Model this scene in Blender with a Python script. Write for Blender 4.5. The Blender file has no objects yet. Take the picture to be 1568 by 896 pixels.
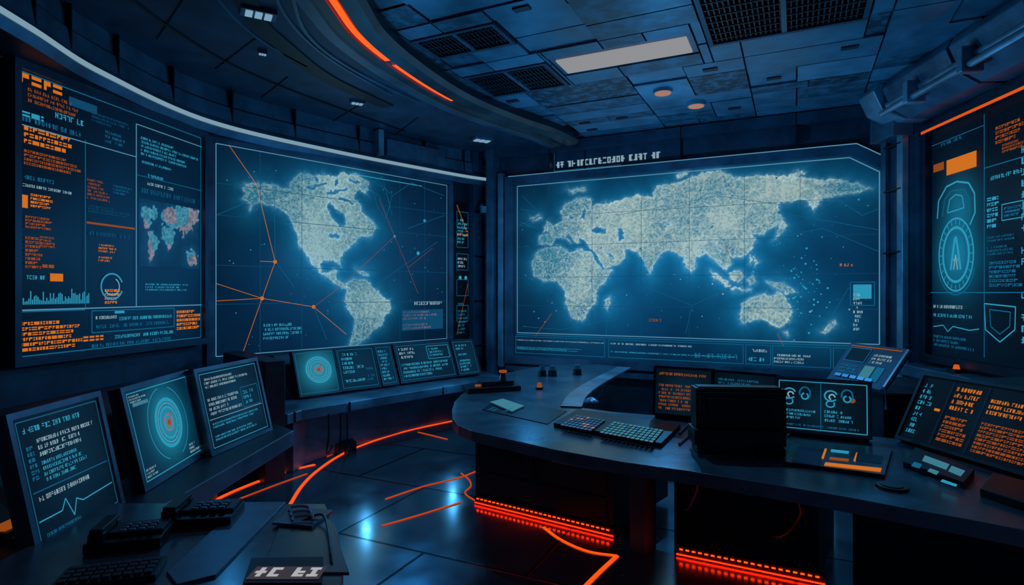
import bpy, math, random
import numpy as np
from mathutils import Vector
random.seed(7); rng=np.random.default_rng(5)
scene=bpy.context.scene
try: scene.view_settings.view_transform='Standard'
except Exception: pass
CH=1.75; FP=900.0      # camera height, focal length in image pixels
V=Vector
def lin1(c):
    c=c/255.0
    return c/12.92 if c<=0.04045 else ((c+0.055)/1.055)**2.4
def lin(*c): return tuple(lin1(x) for x in c)
# --- placement helpers: image pixel coordinates cast from the camera onto planes in the room
def ray(x,y): return V(((x-784)/FP,1,(448-y)/FP))
def onz(x,y,z):
    r=ray(x,y); t=(z-CH)/r.z
    return V((r.x*t,r.y*t,z))
def poly(pl,z): return [(onz(x,y,z).x,onz(x,y,z).y) for x,y in pl]
# ---------------------------------------------------------------- materials
def newmat(n):
    m=bpy.data.materials.new(n); m.use_nodes=True
    nt=m.node_tree; b=nt.nodes['Principled BSDF']
    return m,nt,b
def surf_mat(n,col,rough=.45,metal=.3,var=.35,scale=3.0,bump=.0,rv=.15,p0=.35,p1=.68):
    m,nt,b=newmat(n)
    tc=nt.nodes.new('ShaderNodeTexCoord'); no=nt.nodes.new('ShaderNodeTexNoise')
    no.inputs['Scale'].default_value=scale; no.inputs['Detail'].default_value=8; no.inputs['Roughness'].default_value=.62
    nt.links.new(tc.outputs['Object'],no.inputs['Vector'])
    cr=nt.nodes.new('ShaderNodeValToRGB')
    cr.color_ramp.elements[0].position=p0; cr.color_ramp.elements[1].position=p1
    cr.color_ramp.elements[0].color=(*[c*(1-var) for c in col],1)
    cr.color_ramp.elements[1].color=(*[c*(1+var) for c in col],1)
    nt.links.new(no.outputs['Fac'],cr.inputs['Fac']); nt.links.new(cr.outputs['Color'],b.inputs['Base Color'])
    mr=nt.nodes.new('ShaderNodeMapRange'); mr.inputs['To Min'].default_value=max(.03,rough-rv); mr.inputs['To Max'].default_value=rough+rv
    nt.links.new(no.outputs['Fac'],mr.inputs['Value']); nt.links.new(mr.outputs['Result'],b.inputs['Roughness'])
    b.inputs['Metallic'].default_value=metal
    if bump:
        bp=nt.nodes.new('ShaderNodeBump'); bp.inputs['Strength'].default_value=bump; bp.inputs['Distance'].default_value=.01
        nt.links.new(no.outputs['Fac'],bp.inputs['Height']); nt.links.new(bp.outputs['Normal'],b.inputs['Normal'])
    return m
def emis(n,rgb,st=1.0,raw=False):
    m,nt,b=newmat(n)
    b.inputs['Base Color'].default_value=(.003,.003,.003,1); b.inputs['Roughness'].default_value=.6; b.inputs['Specular IOR Level'].default_value=.1
    b.inputs['Emission Color'].default_value=(*(rgb if raw else lin(*rgb)),1); b.inputs['Emission Strength'].default_value=st
    return m
M_wall=surf_mat('wall_panel_steel',(.05,.08,.12),.5,.3)
M_fasc=surf_mat('fascia_panel',(.11,.17,.23),.45,.3)
M_dark=surf_mat('dark_composite',(.018,.027,.040),.45,.2)
M_black=surf_mat('black_plastic',(.006,.008,.011),.4,.0)
M_steel=surf_mat('blue_grey_steel',(.12,.19,.26),.38,.5)
M_light=surf_mat('light_alloy',(.30,.40,.48),.35,.5)
M_desk=surf_mat('desk_top_laminate',(.085,.14,.18),.25,.25,.35,2.2)
M_deskedge=surf_mat('desk_edge_alloy',(.18,.24,.29),.33,.5)
M_rust=surf_mat('ring_bronze',(.10,.095,.10),.4,.4)
M_tile=[surf_mat('ceiling_tile_a',(.11,.25,.34),.38,.25,.25,3.0,.3,p0=.38,p1=.66),surf_mat('ceiling_tile_b',(.075,.17,.235),.38,.2,.4,6,.3,p0=.42,p1=.62),
        surf_mat('ceiling_tile_c',(.15,.32,.42),.38,.2,.22,2.4,.3,p0=.4,p1=.62),surf_mat('ceiling_tile_d',(.06,.13,.18),.4,.3,.6,9,.4,p0=.46,p1=.60)]
M_key=surf_mat('key_caps',(.35,.45,.5),.5,.0)
E_white=emis('ui_white',(132,162,174)); E_cyan=emis('ui_cyan',(42,146,178)); E_teal=emis('ui_teal',(16,92,128))
E_dim=emis('ui_dim_line',(14,70,104)); E_or=emis('ui_orange',(206,110,26)); E_ord=emis('ui_orange_dim',(142,68,20))
E_line=emis('display_outline_light',(85,138,166)); E_navy=emis('ui_navy',(5,27,48)); E_pink=emis('ui_pink',(135,110,125))
E_key=emis('backlit_key_and_pad_glow',(58,120,138)); E_led=emis('led_orange',(3.0,.14,.012),1.0,True); E_red=emis('led_red',(14,.085,.008),1.0,True); E_redd=emis('led_amber_dots',(7,.16,.012),1.0,True)
E_edge=emis('display_edge_led',(220,84,20))
E_cove=emis('cove_light',(122,154,170),1.0); E_panel=emis('ceiling_panel_light',(142,142,145),1.0); E_down=emis('downlight_glow',(165,118,98),1.0)
E_floor=emis('floor_inlay_orange',(1.6,.10,.008),1.0,True); E_floord=emis('floor_inlay_dim',(.55,.05,.006),1.0,True); E_sq=emis('square_downlight',(120,160,185),1.0)
# vertex colour display
M_disp,nt,b=newmat('display_surface')
at=nt.nodes.new('ShaderNodeAttribute'); at.attribute_name='Col'
b.inputs['Base Color'].default_value=(.001,.002,.003,1); b.inputs['Roughness'].default_value=.4; b.inputs['Specular IOR Level'].default_value=.15
nt.links.new(at.outputs['Color'],b.inputs['Emission Color']); b.inputs['Emission Strength'].default_value=1
# floor
M_floor,nt,b=newmat('floor_polished_tiles')
tc=nt.nodes.new('ShaderNodeTexCoord'); mp=nt.nodes.new('ShaderNodeMapping'); mp.inputs['Rotation'].default_value=(0,0,.45)
br=nt.nodes.new('ShaderNodeTexBrick'); br.inputs['Scale'].default_value=1.0; br.inputs['Brick Width'].default_value=1.5; br.inputs['Row Height'].default_value=1.1
br.inputs['Mortar Size'].default_value=.012
br.inputs['Color1'].default_value=(.24,.32,.40,1); br.inputs['Color2'].default_value=(.32,.40,.48,1); br.inputs['Mortar'].default_value=(.02,.03,.04,1)
no=nt.nodes.new('ShaderNodeTexNoise'); no.inputs['Scale'].default_value=2.5; no.inputs['Detail'].default_value=7
mr=nt.nodes.new('ShaderNodeMapRange'); mr.inputs['To Min'].default_value=.02; mr.inputs['To Max'].default_value=.34
nt.links.new(tc.outputs['Object'],mp.inputs['Vector']); nt.links.new(mp.outputs['Vector'],br.inputs['Vector']); nt.links.new(tc.outputs['Object'],no.inputs['Vector'])
nt.links.new(br.outputs['Color'],b.inputs['Base Color']); nt.links.new(no.outputs['Fac'],mr.inputs['Value']); nt.links.new(mr.outputs['Result'],b.inputs['Roughness'])
bp=nt.nodes.new('ShaderNodeBump'); bp.inputs['Strength'].default_value=.25; bp.inputs['Distance'].default_value=.01
nt.links.new(br.outputs['Fac'],bp.inputs['Height']); bp.invert=True; nt.links.new(bp.outputs['Normal'],b.inputs['Normal'])
b.inputs['Metallic'].default_value=.85; b.inputs['Specular IOR Level'].default_value=.9
# ---------------------------------------------------------------- mesh builder
class MB:
    def __init__(s,name): s.name=name; s.v=[]; s.f=[]; s.mi=[]; s.mats=[]
    def m(s,mat):
        if mat not in s.mats: s.mats.append(mat)
        return s.mats.index(mat)
    def face(s,pts,mat):
        i=len(s.v); s.v+= [tuple(p) for p in pts]; s.f.append(list(range(i,i+len(pts)))); s.mi.append(s.m(mat))
    def solid(s,bot,top,mat,mtop=None):
        n=len(bot); i=len(s.v); s.v+=[tuple(p) for p in bot]+[tuple(p) for p in top]
        k=s.m(mat); kt=s.m(mtop or mat)
        s.f.append(list(range(i+n-1,i-1,-1))); s.mi.append(k)
        s.f.append(list(range(i+n,i+2*n))); s.mi.append(kt)
        for j in range(n):
            q=(j+1)%n; s.f.append([i+j,i+q,i+n+q,i+n+j]); s.mi.append(k)
    def prism(s,pl,z0,z1,mat,mtop=None):
        a=sum(pl[i][0]*pl[(i+1)%len(pl)][1]-pl[(i+1)%len(pl)][0]*pl[i][1] for i in range(len(pl)))
        if a<0: pl=pl[::-1]
        s.solid([(x,y,z0) for x,y in pl],[(x,y,z1) for x,y in pl],mat,mtop)
    def box(s,c,sz,mat,rot=0,mtop=None):
        cx,cy,cz=c; hx,hy,hz=[q/2 for q in sz]; ca,sa=math.cos(rot),math.sin(rot)
        pl=[(cx+a*ca-b_*sa,cy+a*sa+b_*ca) for a,b_ in((-hx,-hy),(hx,-hy),(hx,hy),(-hx,hy))]
        s.prism(pl,cz-hz,cz+hz,mat,mtop)
    def sbox(s,S,a0,a1,b0,b1,c0,c1,mat,mtop=None):
        q=[(a0,b0),(a1,b0),(a1,b1),(a0,b1)]
        s.solid([S.p(a,b_,c0) for a,b_ in q],[S.p(a,b_,c1) for a,b_ in q],mat,mtop)
    def tube(s,pts,r,mat,n=6):
        pts=[V(p) for p in pts]; i0=len(s.v); k=s.m(mat)
        for j,p in enumerate(pts):
            d=(pts[min(j+1,len(pts)-1)]-pts[max(j-1,0)]).normalized()
            u=d.cross(V((0,0,1)));  u=V((1,0,0)) if u.length<.01 else u.normalized()
            w=u.cross(d)
            for q in range(n):
                t=2*math.pi*q/n; s.v.append(tuple(p+(u*math.cos(t)+w*math.sin(t))*r))
        for j in range(len(pts)-1):
            for q in range(n):
                a=i0+j*n+q; b_=i0+j*n+(q+1)%n; s.f.append([a,b_,b_+n,a+n]); s.mi.append(k)
        s.f.append([i0+q for q in range(n)][::-1]); s.mi.append(k)
        e=i0+(len(pts)-1)*n; s.f.append([e+q for q in range(n)]); s.mi.append(k)
    def cyl(s,c,r,h,mat,n=24,mtop=None,r2=None):
        r2=r if r2 is None else r2
        P=lambda R,z:[(c[0]+R*math.cos(2*math.pi*i/n),c[1]+R*math.sin(2*math.pi*i/n),z) for i in range(n)]
        s.solid(P(r,c[2]),P(r2,c[2]+h),mat,mtop)
    def sweep(s,path,prof,mats,closed=False):
        N=len(path); rows=[]
        for j in range(N):
            a=V(path[max(j-1,0)]); b_=V(path[min(j+1,N-1)]); d=(b_-a).normalized(); nr=V((d.y,-d.x))
            rows.append([(path[j][0]+nr.x*o,path[j][1]+nr.y*o,z) for o,z in prof])
        P=len(prof)
        for k in range(P if closed else P-1):
            mt=mats[k] if isinstance(mats,list) else mats
            if mt is None: continue
            for j in range(N-1):
                k2=(k+1)%P
                s.face([rows[j][k],rows[j+1][k],rows[j+1][k2],rows[j][k2]],mt)
    # ---- flat ui
    def q(s,S,a0,b0,a1,b1,mat,off=.004): s.face([S.p(a0,b0,off),S.p(a1,b0,off),S.p(a1,b1,off),S.p(a0,b1,off)],mat)
    def ln(s,S,p,q,w,mat,off=.005):
        dx,dy=q[0]-p[0],q[1]-p[1]; L=math.hypot(dx,dy)
        if L<1e-6: return
        nx,ny=-dy/L*w/2,dx/L*w/2
        s.face([S.p(p[0]-nx,p[1]-ny,off),S.p(q[0]-nx,q[1]-ny,off),S.p(q[0]+nx,q[1]+ny,off),S.p(p[0]+nx,p[1]+ny,off)],mat)
    def pl(s,S,pts,w,mat,off=.005,closed=False):
        n=len(pts)
        for i in range(n if closed else n-1): s.ln(S,pts[i],pts[(i+1)%n],w,mat,off)
    def outl(s,S,a0,b0,a1,b1,w,mat): s.pl(S,[(a0,b0),(a1,b0),(a1,b1),(a0,b1)],w,mat,closed=True)
    def ring(s,S,c,r,w,mat,a0=0,a1=360,ex=1.0,n=40,off=.005):
        m=max(3,int(n*(a1-a0)/360))
        P=[(c[0]+r*ex*math.cos(math.radians(a0+(a1-a0)*i/m)),c[1]+r*math.sin(math.radians(a0+(a1-a0)*i/m))) for i in range(m+1)]
        s.pl(S,P,w,mat,off)
    def disc(s,S,c,r,mat,n=20,ex=1.0,off=.0045): s.face([S.p(c[0]+r*ex*math.cos(2*math.pi*i/n),c[1]+r*math.sin(2*math.pi*i/n),off) for i in range(n)],mat)
    def text(s,S,a0,b0,a1,b1,rows,mat,fill=.75,lead=.60,bold=.19):
        if b1<b0: b0,b1=b1,b0
        if a1<a0: a0,a1=a1,a0
        if rows>1: rows=int(round(rows*1.45))
        rh=(b1-b0)/rows; h=rh*lead
        for r in range(rows):
            y=b1-(r+1)*rh+(rh-h)/2; x=a0; end=a0+(a1-a0)*random.uniform(fill*.6,min(1,fill*1.35)) if rows>1 else a1
            if rows>3 and random.random()<.12: continue
            w=h*.58; t=h*bold
            while x+w<end:
                if random.random()<.17: x+=w*.9; continue
                st=random.sample(range(6),random.choice((2,3,3,4)))
                for k in st:
                    if k==0: s.q(S,x,y,x+t,y+h,mat)
                    elif k==1: s.q(S,x+w-t,y,x+w,y+h,mat)
                    elif k==2: s.q(S,x,y+h-t,x+w,y+h,mat)
                    elif k==3: s.q(S,x,y,x+w,y+t,mat)
                    elif k==4: s.q(S,x,y+h/2-t/2,x+w,y+h/2+t/2,mat)
                    else: s.q(S,x+w/2-t/2,y,x+w/2+t/2,y+h,mat)
                x+=w*1.3
    def blocks(s,S,a0,b0,a1,b1,rows,mat,gap=.3,fill=.9):
        if b1<b0: b0,b1=b1,b0
        if rows>1: rows=int(round(rows*1.3))
        rh=(b1-b0)/rows
        for r in range(rows):
            x=a0; y=b0+r*rh; end=a0+(a1-a0)*random.uniform(fill*.7,1); y0,y1=y+rh*gap*.6,y+rh*(1-gap*.6)
            while x<end:
                w=rh*random.choice((.35,.5,.7,1.1)); xe=min(x+w,a1); k=random.random()
                if k<.4: s.q(S,x,y0,xe,y1,mat)
                elif k<.72: s.q(S,x,y0,xe,y0+(y1-y0)*.36,mat); s.q(S,x,y1-(y1-y0)*.36,xe,y1,mat)
                else: s.q(S,x,y0,x+(xe-x)*.4,y1,mat); s.q(S,x,y0+(y1-y0)*.5,xe,y1,mat)
                x+=w+rh*.18
                if x>=a1: break
    def build(s,parent=None,bevel=0,smooth=False):
        me=bpy.data.meshes.new(s.name); me.from_pydata(s.v,[],s.f)
        for m in s.mats: me.materials.append(m)
        me.polygons.foreach_set('material_index',s.mi); me.update()
        o=bpy.data.objects.new(s.name,me); scene.collection.objects.link(o)
        if parent: o.parent=parent
        if smooth: me.polygons.foreach_set('use_smooth',[True]*len(me.polygons))
        if bevel:
            b_=o.modifiers.new('bevel','BEVEL'); b_.width=bevel; b_.segments=2; b_.limit_method='ANGLE'; b_.angle_limit=.7
        return o
def empty(n,loc=(0,0,0)):
    o=bpy.data.objects.new(n,None); scene.collection.objects.link(o); o.empty_display_size=.2; return o
class Surf:
    def __init__(s,O,ex,ey,w=1,h=1): s.O=V(O); s.ex=V(ex).normalized(); s.ey=V(ey).normalized(); s.n=s.ex.cross(s.ey).normalized(); s.w=w; s.h=h
    def p(s,a,b_,c=0): return s.O+s.ex*a+s.ey*b_+s.n*c
    def at(s,x,y):
        r=ray(x,y); C=V((0,0,CH)); t=(s.O-C).dot(s.n)/r.dot(s.n); P=C+r*t-s.O
        return (P.dot(s.ex),P.dot(s.ey))
def tilted(bl,br,z,tilt,tl=None,tr=None,h=None):
    A=onz(*bl,z); B=onz(*br,z); ex=(B-A).normalized(); nh=ex.cross(V((0,0,1))); t=math.radians(tilt)
    S=Surf(A,ex,V((0,0,1))*math.cos(t)-nh*math.sin(t)); S.w=(B-A).length
    if h is None:
        hs=[S.at(*q)[1] for q in (tl,tr) if q]; h=sum(hs)/len(hs)
    S.h=h; return S
# ---- numpy noise
def vnoise(x,y,sc,seed):
    r=np.random.default_rng(seed); T=r.random((64,64)); x=x*sc+100; y=y*sc+100
    xi=np.floor(x).astype(int); yi=np.floor(y).astype(int); fx=x-xi; fy=y-yi; fx=fx*fx*(3-2*fx); fy=fy*fy*(3-2*fy)
    g=lambda i,j:T[(i)%64,(j)%64]
    return (g(xi,yi)*(1-fx)+g(xi+1,yi)*fx)*(1-fy)+(g(xi,yi+1)*(1-fx)+g(xi+1,yi+1)*fx)*fy
def grid(name,S,a0,a1,b0,b1,nu,nv,colfn,parent,off=0.0):
    A,B=np.meshgrid(np.linspace(a0,a1,nu),np.linspace(b0,b1,nv))
    A=A.ravel();B=B.ravel(); O=np.array(S.O+S.n*off)
    co=O+A[:,None]*np.array(S.ex)+B[:,None]*np.array(S.ey)
    i=np.arange((nu-1)*(nv-1)); r=i//(nu-1); c=i%(nu-1); k=r*nu+c
    F=np.stack([k,k+1,k+1+nu,k+nu],1).astype(np.int32)
    me=bpy.data.meshes.new(name); me.vertices.add(len(A)); me.vertices.foreach_set('co',co.ravel().astype(np.float32))
    me.loops.add(F.size); me.loops.foreach_set('vertex_index',F.ravel()); me.polygons.add(len(F))
    me.polygons.foreach_set('loop_start',(np.arange(len(F))*4).astype(np.int32))
    try: me.polygons.foreach_set('loop_total',np.full(len(F),4,dtype=np.int32))
    except Exception: pass
    me.update(calc_edges=True); me.validate()
    col=colfn(A,B); ca=me.color_attributes.new('Col','FLOAT_COLOR','POINT')
    ca.data.foreach_set('color',np.concatenate([col,np.ones((len(A),1))],1).ravel().astype(np.float32))
    me.materials.append(M_disp); o=bpy.data.objects.new(name,me); scene.collection.objects.link(o); o.parent=parent
    return o
def npl(c): return np.array(lin(*c))
def bgfn(S,c0,c1,cx=.5,cy=.5,sg=.35,seed=1):
    asp=S.w/S.h
    def f(A,B):
        u=A/S.w; v=B/S.h; g=np.exp(-((((u-cx)*asp)**2+(v-cy)**2)/(sg*sg))); n=vnoise(A,B,3,seed)*.35+.8
        return (npl(c0)[None]*(1-g[:,None])+npl(c1)[None]*g[:,None])*n[:,None]
    return f
def catmull(P,n=8):
    P=[V(p) for p in P]; Q=[P[0]*2-P[1]]+P+[P[-1]*2-P[-2]]; out=[]
    for i in range(1,len(Q)-2):
        for k in range(n):
            t=k/n; a,b_,c,d=Q[i-1:i+3]
            out.append(.5*((2*b_)+(c-a)*t+(2*a-5*b_+4*c-d)*t*t+(3*b_-a-3*c+d)*t**3))
    out.append(P[-1]); return [tuple(p) for p in out]
# ================================================================ ROOM SHELL
e1=V((.901,-.434,0)).normalized(); e2=V((.434,.901,0)).normalized(); P0=V((.0607,9.1,0)); Z=V((0,0,1)); HC=4.0
SB=Surf(P0,e1,Z,4.84,3.42); SB.b0=.78
A0=V((-3.254,6.41,0)); A1=V((-.987,8.97,0)); SA=Surf(A0,A1-A0,Z,(A1-A0).length,3.40)
C0=V((-3.596,4.264,0)); C1=V((-3.266,6.175,0)); SC=Surf(C0,C1-C0,Z,(C1-C0).length,3.38)
D0=V((4.45,6.24,0)); SD=Surf(D0,V((-.093,-.996,0)),Z,3.2,3.47)
fl=MB('floor'); fl.prism([(-4.6,-2),(5.6,-2),(5.6,8),(0,11),(-4.6,11)],-.1,0,M_floor); fl.build()
lw=MB('wall_left')
pathL=[(-3.95,-2),(-3.95,2.2),(C0.x,C0.y),(C1.x-.01,C1.y+.05),(A0.x,A0.y-.02),(A1.x,A1.y),(-.40,9.62)]
lw.sweep(pathL,[(-.06,0),(-.06,4.1),(-.2,4.1),(-.2,0)],M_wall,True)
lw.sweep(pathL,[(-.06,.0),(-.02,.0),(-.02,.12),(-.06,.14)],M_dark)
lw.build()
bw=MB('wall_back')
bw.sbox(SB,-.62,5.25,0,4.1,-.2,-.05,M_wall)
bw.build()
rw=MB('wall_right'); rw.sbox(SD,-.75,7.5,0,4.1,-.22,-.06,M_wall); rw.build()
# trim: curved fascia and cove on the left
tf=MB('trim_1')
cove=catmull([(-3.2,-1.8),(-3.25,.5),(-3.2,2.4),(-3.30,3.89),(-3.39,4.81),(-3.2,6.2),(-2.28,7.5),(-.9,8.95),(-.35,9.4)],10)
tf.sweep(cove,[(-.3,3.44),(.02,3.44),(.07,3.50),(.05,3.52)],[M_dark,M_steel,M_steel])
tf.sweep(cove,[(.05,3.56),(.03,3.60),(.0,3.62),(-.02,3.78),(-.04,3.80),(-.06,3.99)],[M_steel,M_steel,M_fasc,M_black,M_fasc])
tf.sweep(cove,[(.05,3.515),(.06,3.54),(.05,3.565)],E_cove)
for k in range(12,len(cove)-4,5):   # panel seams
    a=V(cove[k]);d=(V(cove[k+1])-V(cove[k-1])).normalized(); n=V((d.y,-d.x))
    p=a+n*-.03; tf.box((p.x,p.y,3.8),(.014,.06,.38),M_black,math.atan2(d.y,d.x))
for k,w in ((66,1.0),):
    a=V(cove[k]);d=(V(cove[k+1])-V(cove[k-1])).normalized(); n=V((d.y,-d.x)); p=a+n*.03
    tf.box((p.x,p.y,3.74),(w,.12,.22),M_steel,math.atan2(d.y,d.x)); tf.box((p.x-d.x*.6,p.y-d.y*.6,3.78),(.08,.14,.34),M_light,math.atan2(d.y,d.x))
tf.build(bevel=0)
# ---- ceiling
ringc=catmull([(-1.05,-1.5),(-1.2,1.4),(-1.33,3.0),(-1.32,4.32),(-1.27,5.0),(-1.0,5.85),(-.62,6.65),(-.08,7.4),(.40,7.95),(.75,8.5)],8)
def ringx(y):
    ys=[p[1] for p in ringc]; xs=[p[0] for p in ringc]; return float(np.interp(y,ys,xs))
def cuv(x,y):
    p=onz(x,y,HC)-P0; return p.dot(e1),p.dot(e2)
SCe=Surf((P0.x,P0.y,HC),e1,-e2)
ce=MB('ceiling')
ce.prism([(-4.6,-2),(5.6,-2),(5.6,8),(0,11),(-4.6,11)],4.06,4.2,M_black)
(lu0,lv1)=cuv(870,112); (lu1,_)=cuv(1060,78); (_,lv0)=cuv(843,95)
vents=[]
ua,va=cuv(700,120); ub,vb=cuv(850,130); vents.append((ua+.05,cuv(795,97)[0]+.25,va,cuv(752,150)[1]))
ua,va=cuv(1085,72); ub,_=cuv(1328,40); vents.append((ua,ub,va-1.3,va))
ua,va=cuv(632,66); vents.append((ua,ua+.85,va-.05,va+.42))
excl=[(lu0-.06,lu1+.06,lv0-.06,lv1+.06)]+vents
tiles=[]
def split(u0,u1,v0,v1,d):
    for e in excl:
        if u0<e[1]-.001 and u1>e[0]+.001 and v0<e[3]-.001 and v1>e[2]+.001:
            if u0>=e[0]-.001 and u1<=e[1]+.001 and v0>=e[2]-.001 and v1<=e[3]+.001: return
            for c in (e[0],e[1]):
                if u0+.001<c<u1-.001: split(u0,c,v0,v1,d); split(c,u1,v0,v1,d); return
            for c in (e[2],e[3]):
                if v0+.001<c<v1-.001: split(u0,u1,v0,c,d); split(u0,u1,c,v1,d); return
    W,H=u1-u0,v1-v0
    if W>1.5 or (W>.7 and random.random()<.22 and d<9): c=u0+W*random.choice((.5,.4,.6)); split(u0,c,v0,v1,d+1); split(c,u1,v0,v1,d+1); return
    if H>.8 or (H>.5 and random.random()<.25 and d<9): c=v0+H*random.choice((.5,.35,.65)); split(u0,u1,v0,c,d+1); split(u0,u1,c,v1,d+1); return
    tiles.append((u0,u1,v0,v1))
for i in range(-3,7):
    for j in range(-11,1): split(i*1.15,(i+1)*1.15,j*.95-.3,(j+1)*.95-.3,0)
for (u0,u1,v0,v1) in tiles:
    c=P0+e1*((u0+u1)/2)+e2*((v0+v1)/2)
    if c.x<ringx(c.y)-.3: continue
    dz=random.choice((0,0,.008,.02)); mt=random.choice((M_tile[0],M_tile[0],M_tile[0],M_tile[1],M_tile[1],M_tile[2],M_tile[3]))
    g=.008
    ce.sbox(SCe,u0+g,u1-g,-v1+g,-v0-g,-.06,-dz,mt)
    if random.random()<.2 and u1-u0>.4:
        a=random.uniform(u0+.08,u1-.28); b_=random.uniform(-v1+.06,max(-v1+.07,-v0-.2))
        ce.sbox(SCe,a,a+.14,b_,b_+.07,-dz,.012-dz,M_dark)
fasc=[(p[0],p[1]) for p in ringc]
ce.prism(fasc+[(-.2,9.6),(-1.3,9.6),(-4.2,7.5),(-4.2,-1.9),(-1.1,-1.9)],3.97,4.05,M_wall)
ce.build(bevel=0)
vn=MB('ceiling_vent')
for e in vents:
    u0,u1,v0,v1=e
    vn.sbox(SCe,u0+.01,u1-.01,-v1+.01,-v0-.01,-.06,-.05,M_black)
    for (a,b_,c,d) in ((u0+.01,u1-.01,-v1+.01,-v1+.05),(u0+.01,u1-.01,-v0-.05,-v0-.01),(u0+.01,u0+.05,-v1+.05,-v0-.05),(u1-.05,u1-.01,-v1+.05,-v0-.05)):
        vn.sbox(SCe,a,b_,c,d,-.05,.008,M_wall)
    k=u0+.08
    while k<u1-.07:
        vn.sbox(SCe,k,k+.012,-v1+.05,-v0-.05,-.045,-.004,M_dark); k+=.04
    k=-v1+.12
    while k<-v0-.08:
        vn.sbox(SCe,u0+.05,u1-.05,k,k+.012,-.04,.0,M_dark); k+=.12
    um=(u0+u1)/2; vn.sbox(SCe,um-.02,um+.02,-v1+.05,-v0-.05,-.04,.006,M_steel)
vn.build()
lp=MB('ceiling_light_panel')
lp.sbox(SCe,lu0-.05,lu1+.05,-lv1-.05,-lv0+.05,-.06,-.01,M_steel)
lp.sbox(SCe,lu0+.0,lu1-.0,-lv1+.0,-lv0-.0,-.01,.006,E_panel); lp.build()
for (x,y) in ((1015,142),(1066,162)):
    d=MB('recessed_downlight'); p=onz(x,y,3.97)
    d.cyl((p.x,p.y,3.965),.105,.04,M_light,28,r2=.11); d.cyl((p.x,p.y,3.958),.088,.01,E_down,28); d.build()
for (x,y,w) in ((738,215,.3),(547,158,.16),(396,22,.26),(402,82,.08)):
    d=MB('square_downlight'); p=onz(x,y,3.94)
    d.box((p.x,p.y,3.955),(w,w*.55,.04),M_steel,.5)
    for k in (-1,0,1): d.box((p.x+k*w*.27*math.cos(.5),p.y+k*w*.27*math.sin(.5),3.932),(w*.2,w*.4,.012),E_sq,.5)
    d.build()
cr=MB('ceiling_ring_light')
cr.sweep(ringc,[(-.25,3.99),(-.27,3.90),(-.25,3.87),(-.14,3.86),(-.13,3.875),(-.04,3.875),(-.03,3.90),(.05,3.91),(.07,3.86),(.20,3.87),(.24,3.92),(.24,4.02)],
   [M_steel,M_light,M_steel,M_rust,M_rust,M_rust,M_rust,M_rust,M_rust,M_rust,M_dark])
led=[i for i,p in enumerate(ringc) if p[1]<5.45]; led2=[i for i,p in enumerate(ringc) if 5.45<p[1]<6.6]
for L,w in ((led,.026),(led2,.014)):
    cr.sweep([ringc[i] for i in L],[(.01-w,3.895),(.01-w,3.885),(.01+w,3.885),(.01+w,3.895)],E_led)
cr.build()
sl=MB('trim_2')
for pts,w,mt in (([(365,-60),(385,20),(430,65),(500,118),(593,162)],.09,M_black),([(300,-60),(345,10),(400,60),(470,100)],.012,M_steel),([(440,-40),(470,50),(540,105),(640,155)],.015,M_steel),([(180,-20),(260,40),(360,100),(480,150),(620,200)],.012,M_black),([(410,-60),(436,20),(500,85),(600,145)],.012,M_steel)):
    pp=catmull([(onz(x,y,3.97).x,onz(x,y,3.97).y) for x,y in pts],6)
    sl.sweep(pp,[(-w,3.971),(-w,3.955),(w,3.955),(w,3.971)],mt)
for (p,q) in (((240,60),(300,-30)),((400,150),(440,118)),((520,128),(480,100)),((600,210),(640,180)),((330,105),(390,60)),((510,185),(560,155))):
    a=onz(*p,3.966); b_=onz(*q,3.966); sl.tube([a,b_],.008,M_black,4)
sl.build()
# ================================================================ WALL DISPLAYS
def frame(mb,S,inner,outer,c0,c1,mat):
    n=len(inner)
    for i in range(n):
        j=(i+1)%n
        I0,I1,O0,O1=inner[i],inner[j],outer[i],outer[j]
        mb.face([S.p(*O0,c1),S.p(*O1,c1),S.p(*I1,c1),S.p(*I0,c1)],mat)
        mb.face([S.p(*I0,c1),S.p(*I1,c1),S.p(*I1,c0),S.p(*I0,c0)],mat)
        mb.face([S.p(*O1,c1),S.p(*O0,c1),S.p(*O0,c0-.06),S.p(*O1,c0-.06)],mat)
def segdist(A,B,P):
    d=np.full(A.shape,9.0); n=len(P)
    for i in range(n):
        x0,y0=P[i]; x1,y1=P[(i+1)%n]; dx,dy=x1-x0,y1-y0; L=dx*dx+dy*dy+1e-9
        t=np.clip(((A-x0)*dx+(B-y0)*dy)/L,0,1); d=np.minimum(d,np.hypot(A-x0-t*dx,B-y0-t*dy))
    return d
def inside(A,B,P):
    r=np.zeros(A.shape,bool); n=len(P)
    for i in range(n):
        x0,y0=P[i]; x1,y1=P[(i+1)%n]
        if y0==y1: continue
        c=((y0>B)!=(y1>B))&(A<(x1-x0)*(B-y0)/(y1-y0)+x0); r^=c
    return r
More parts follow.
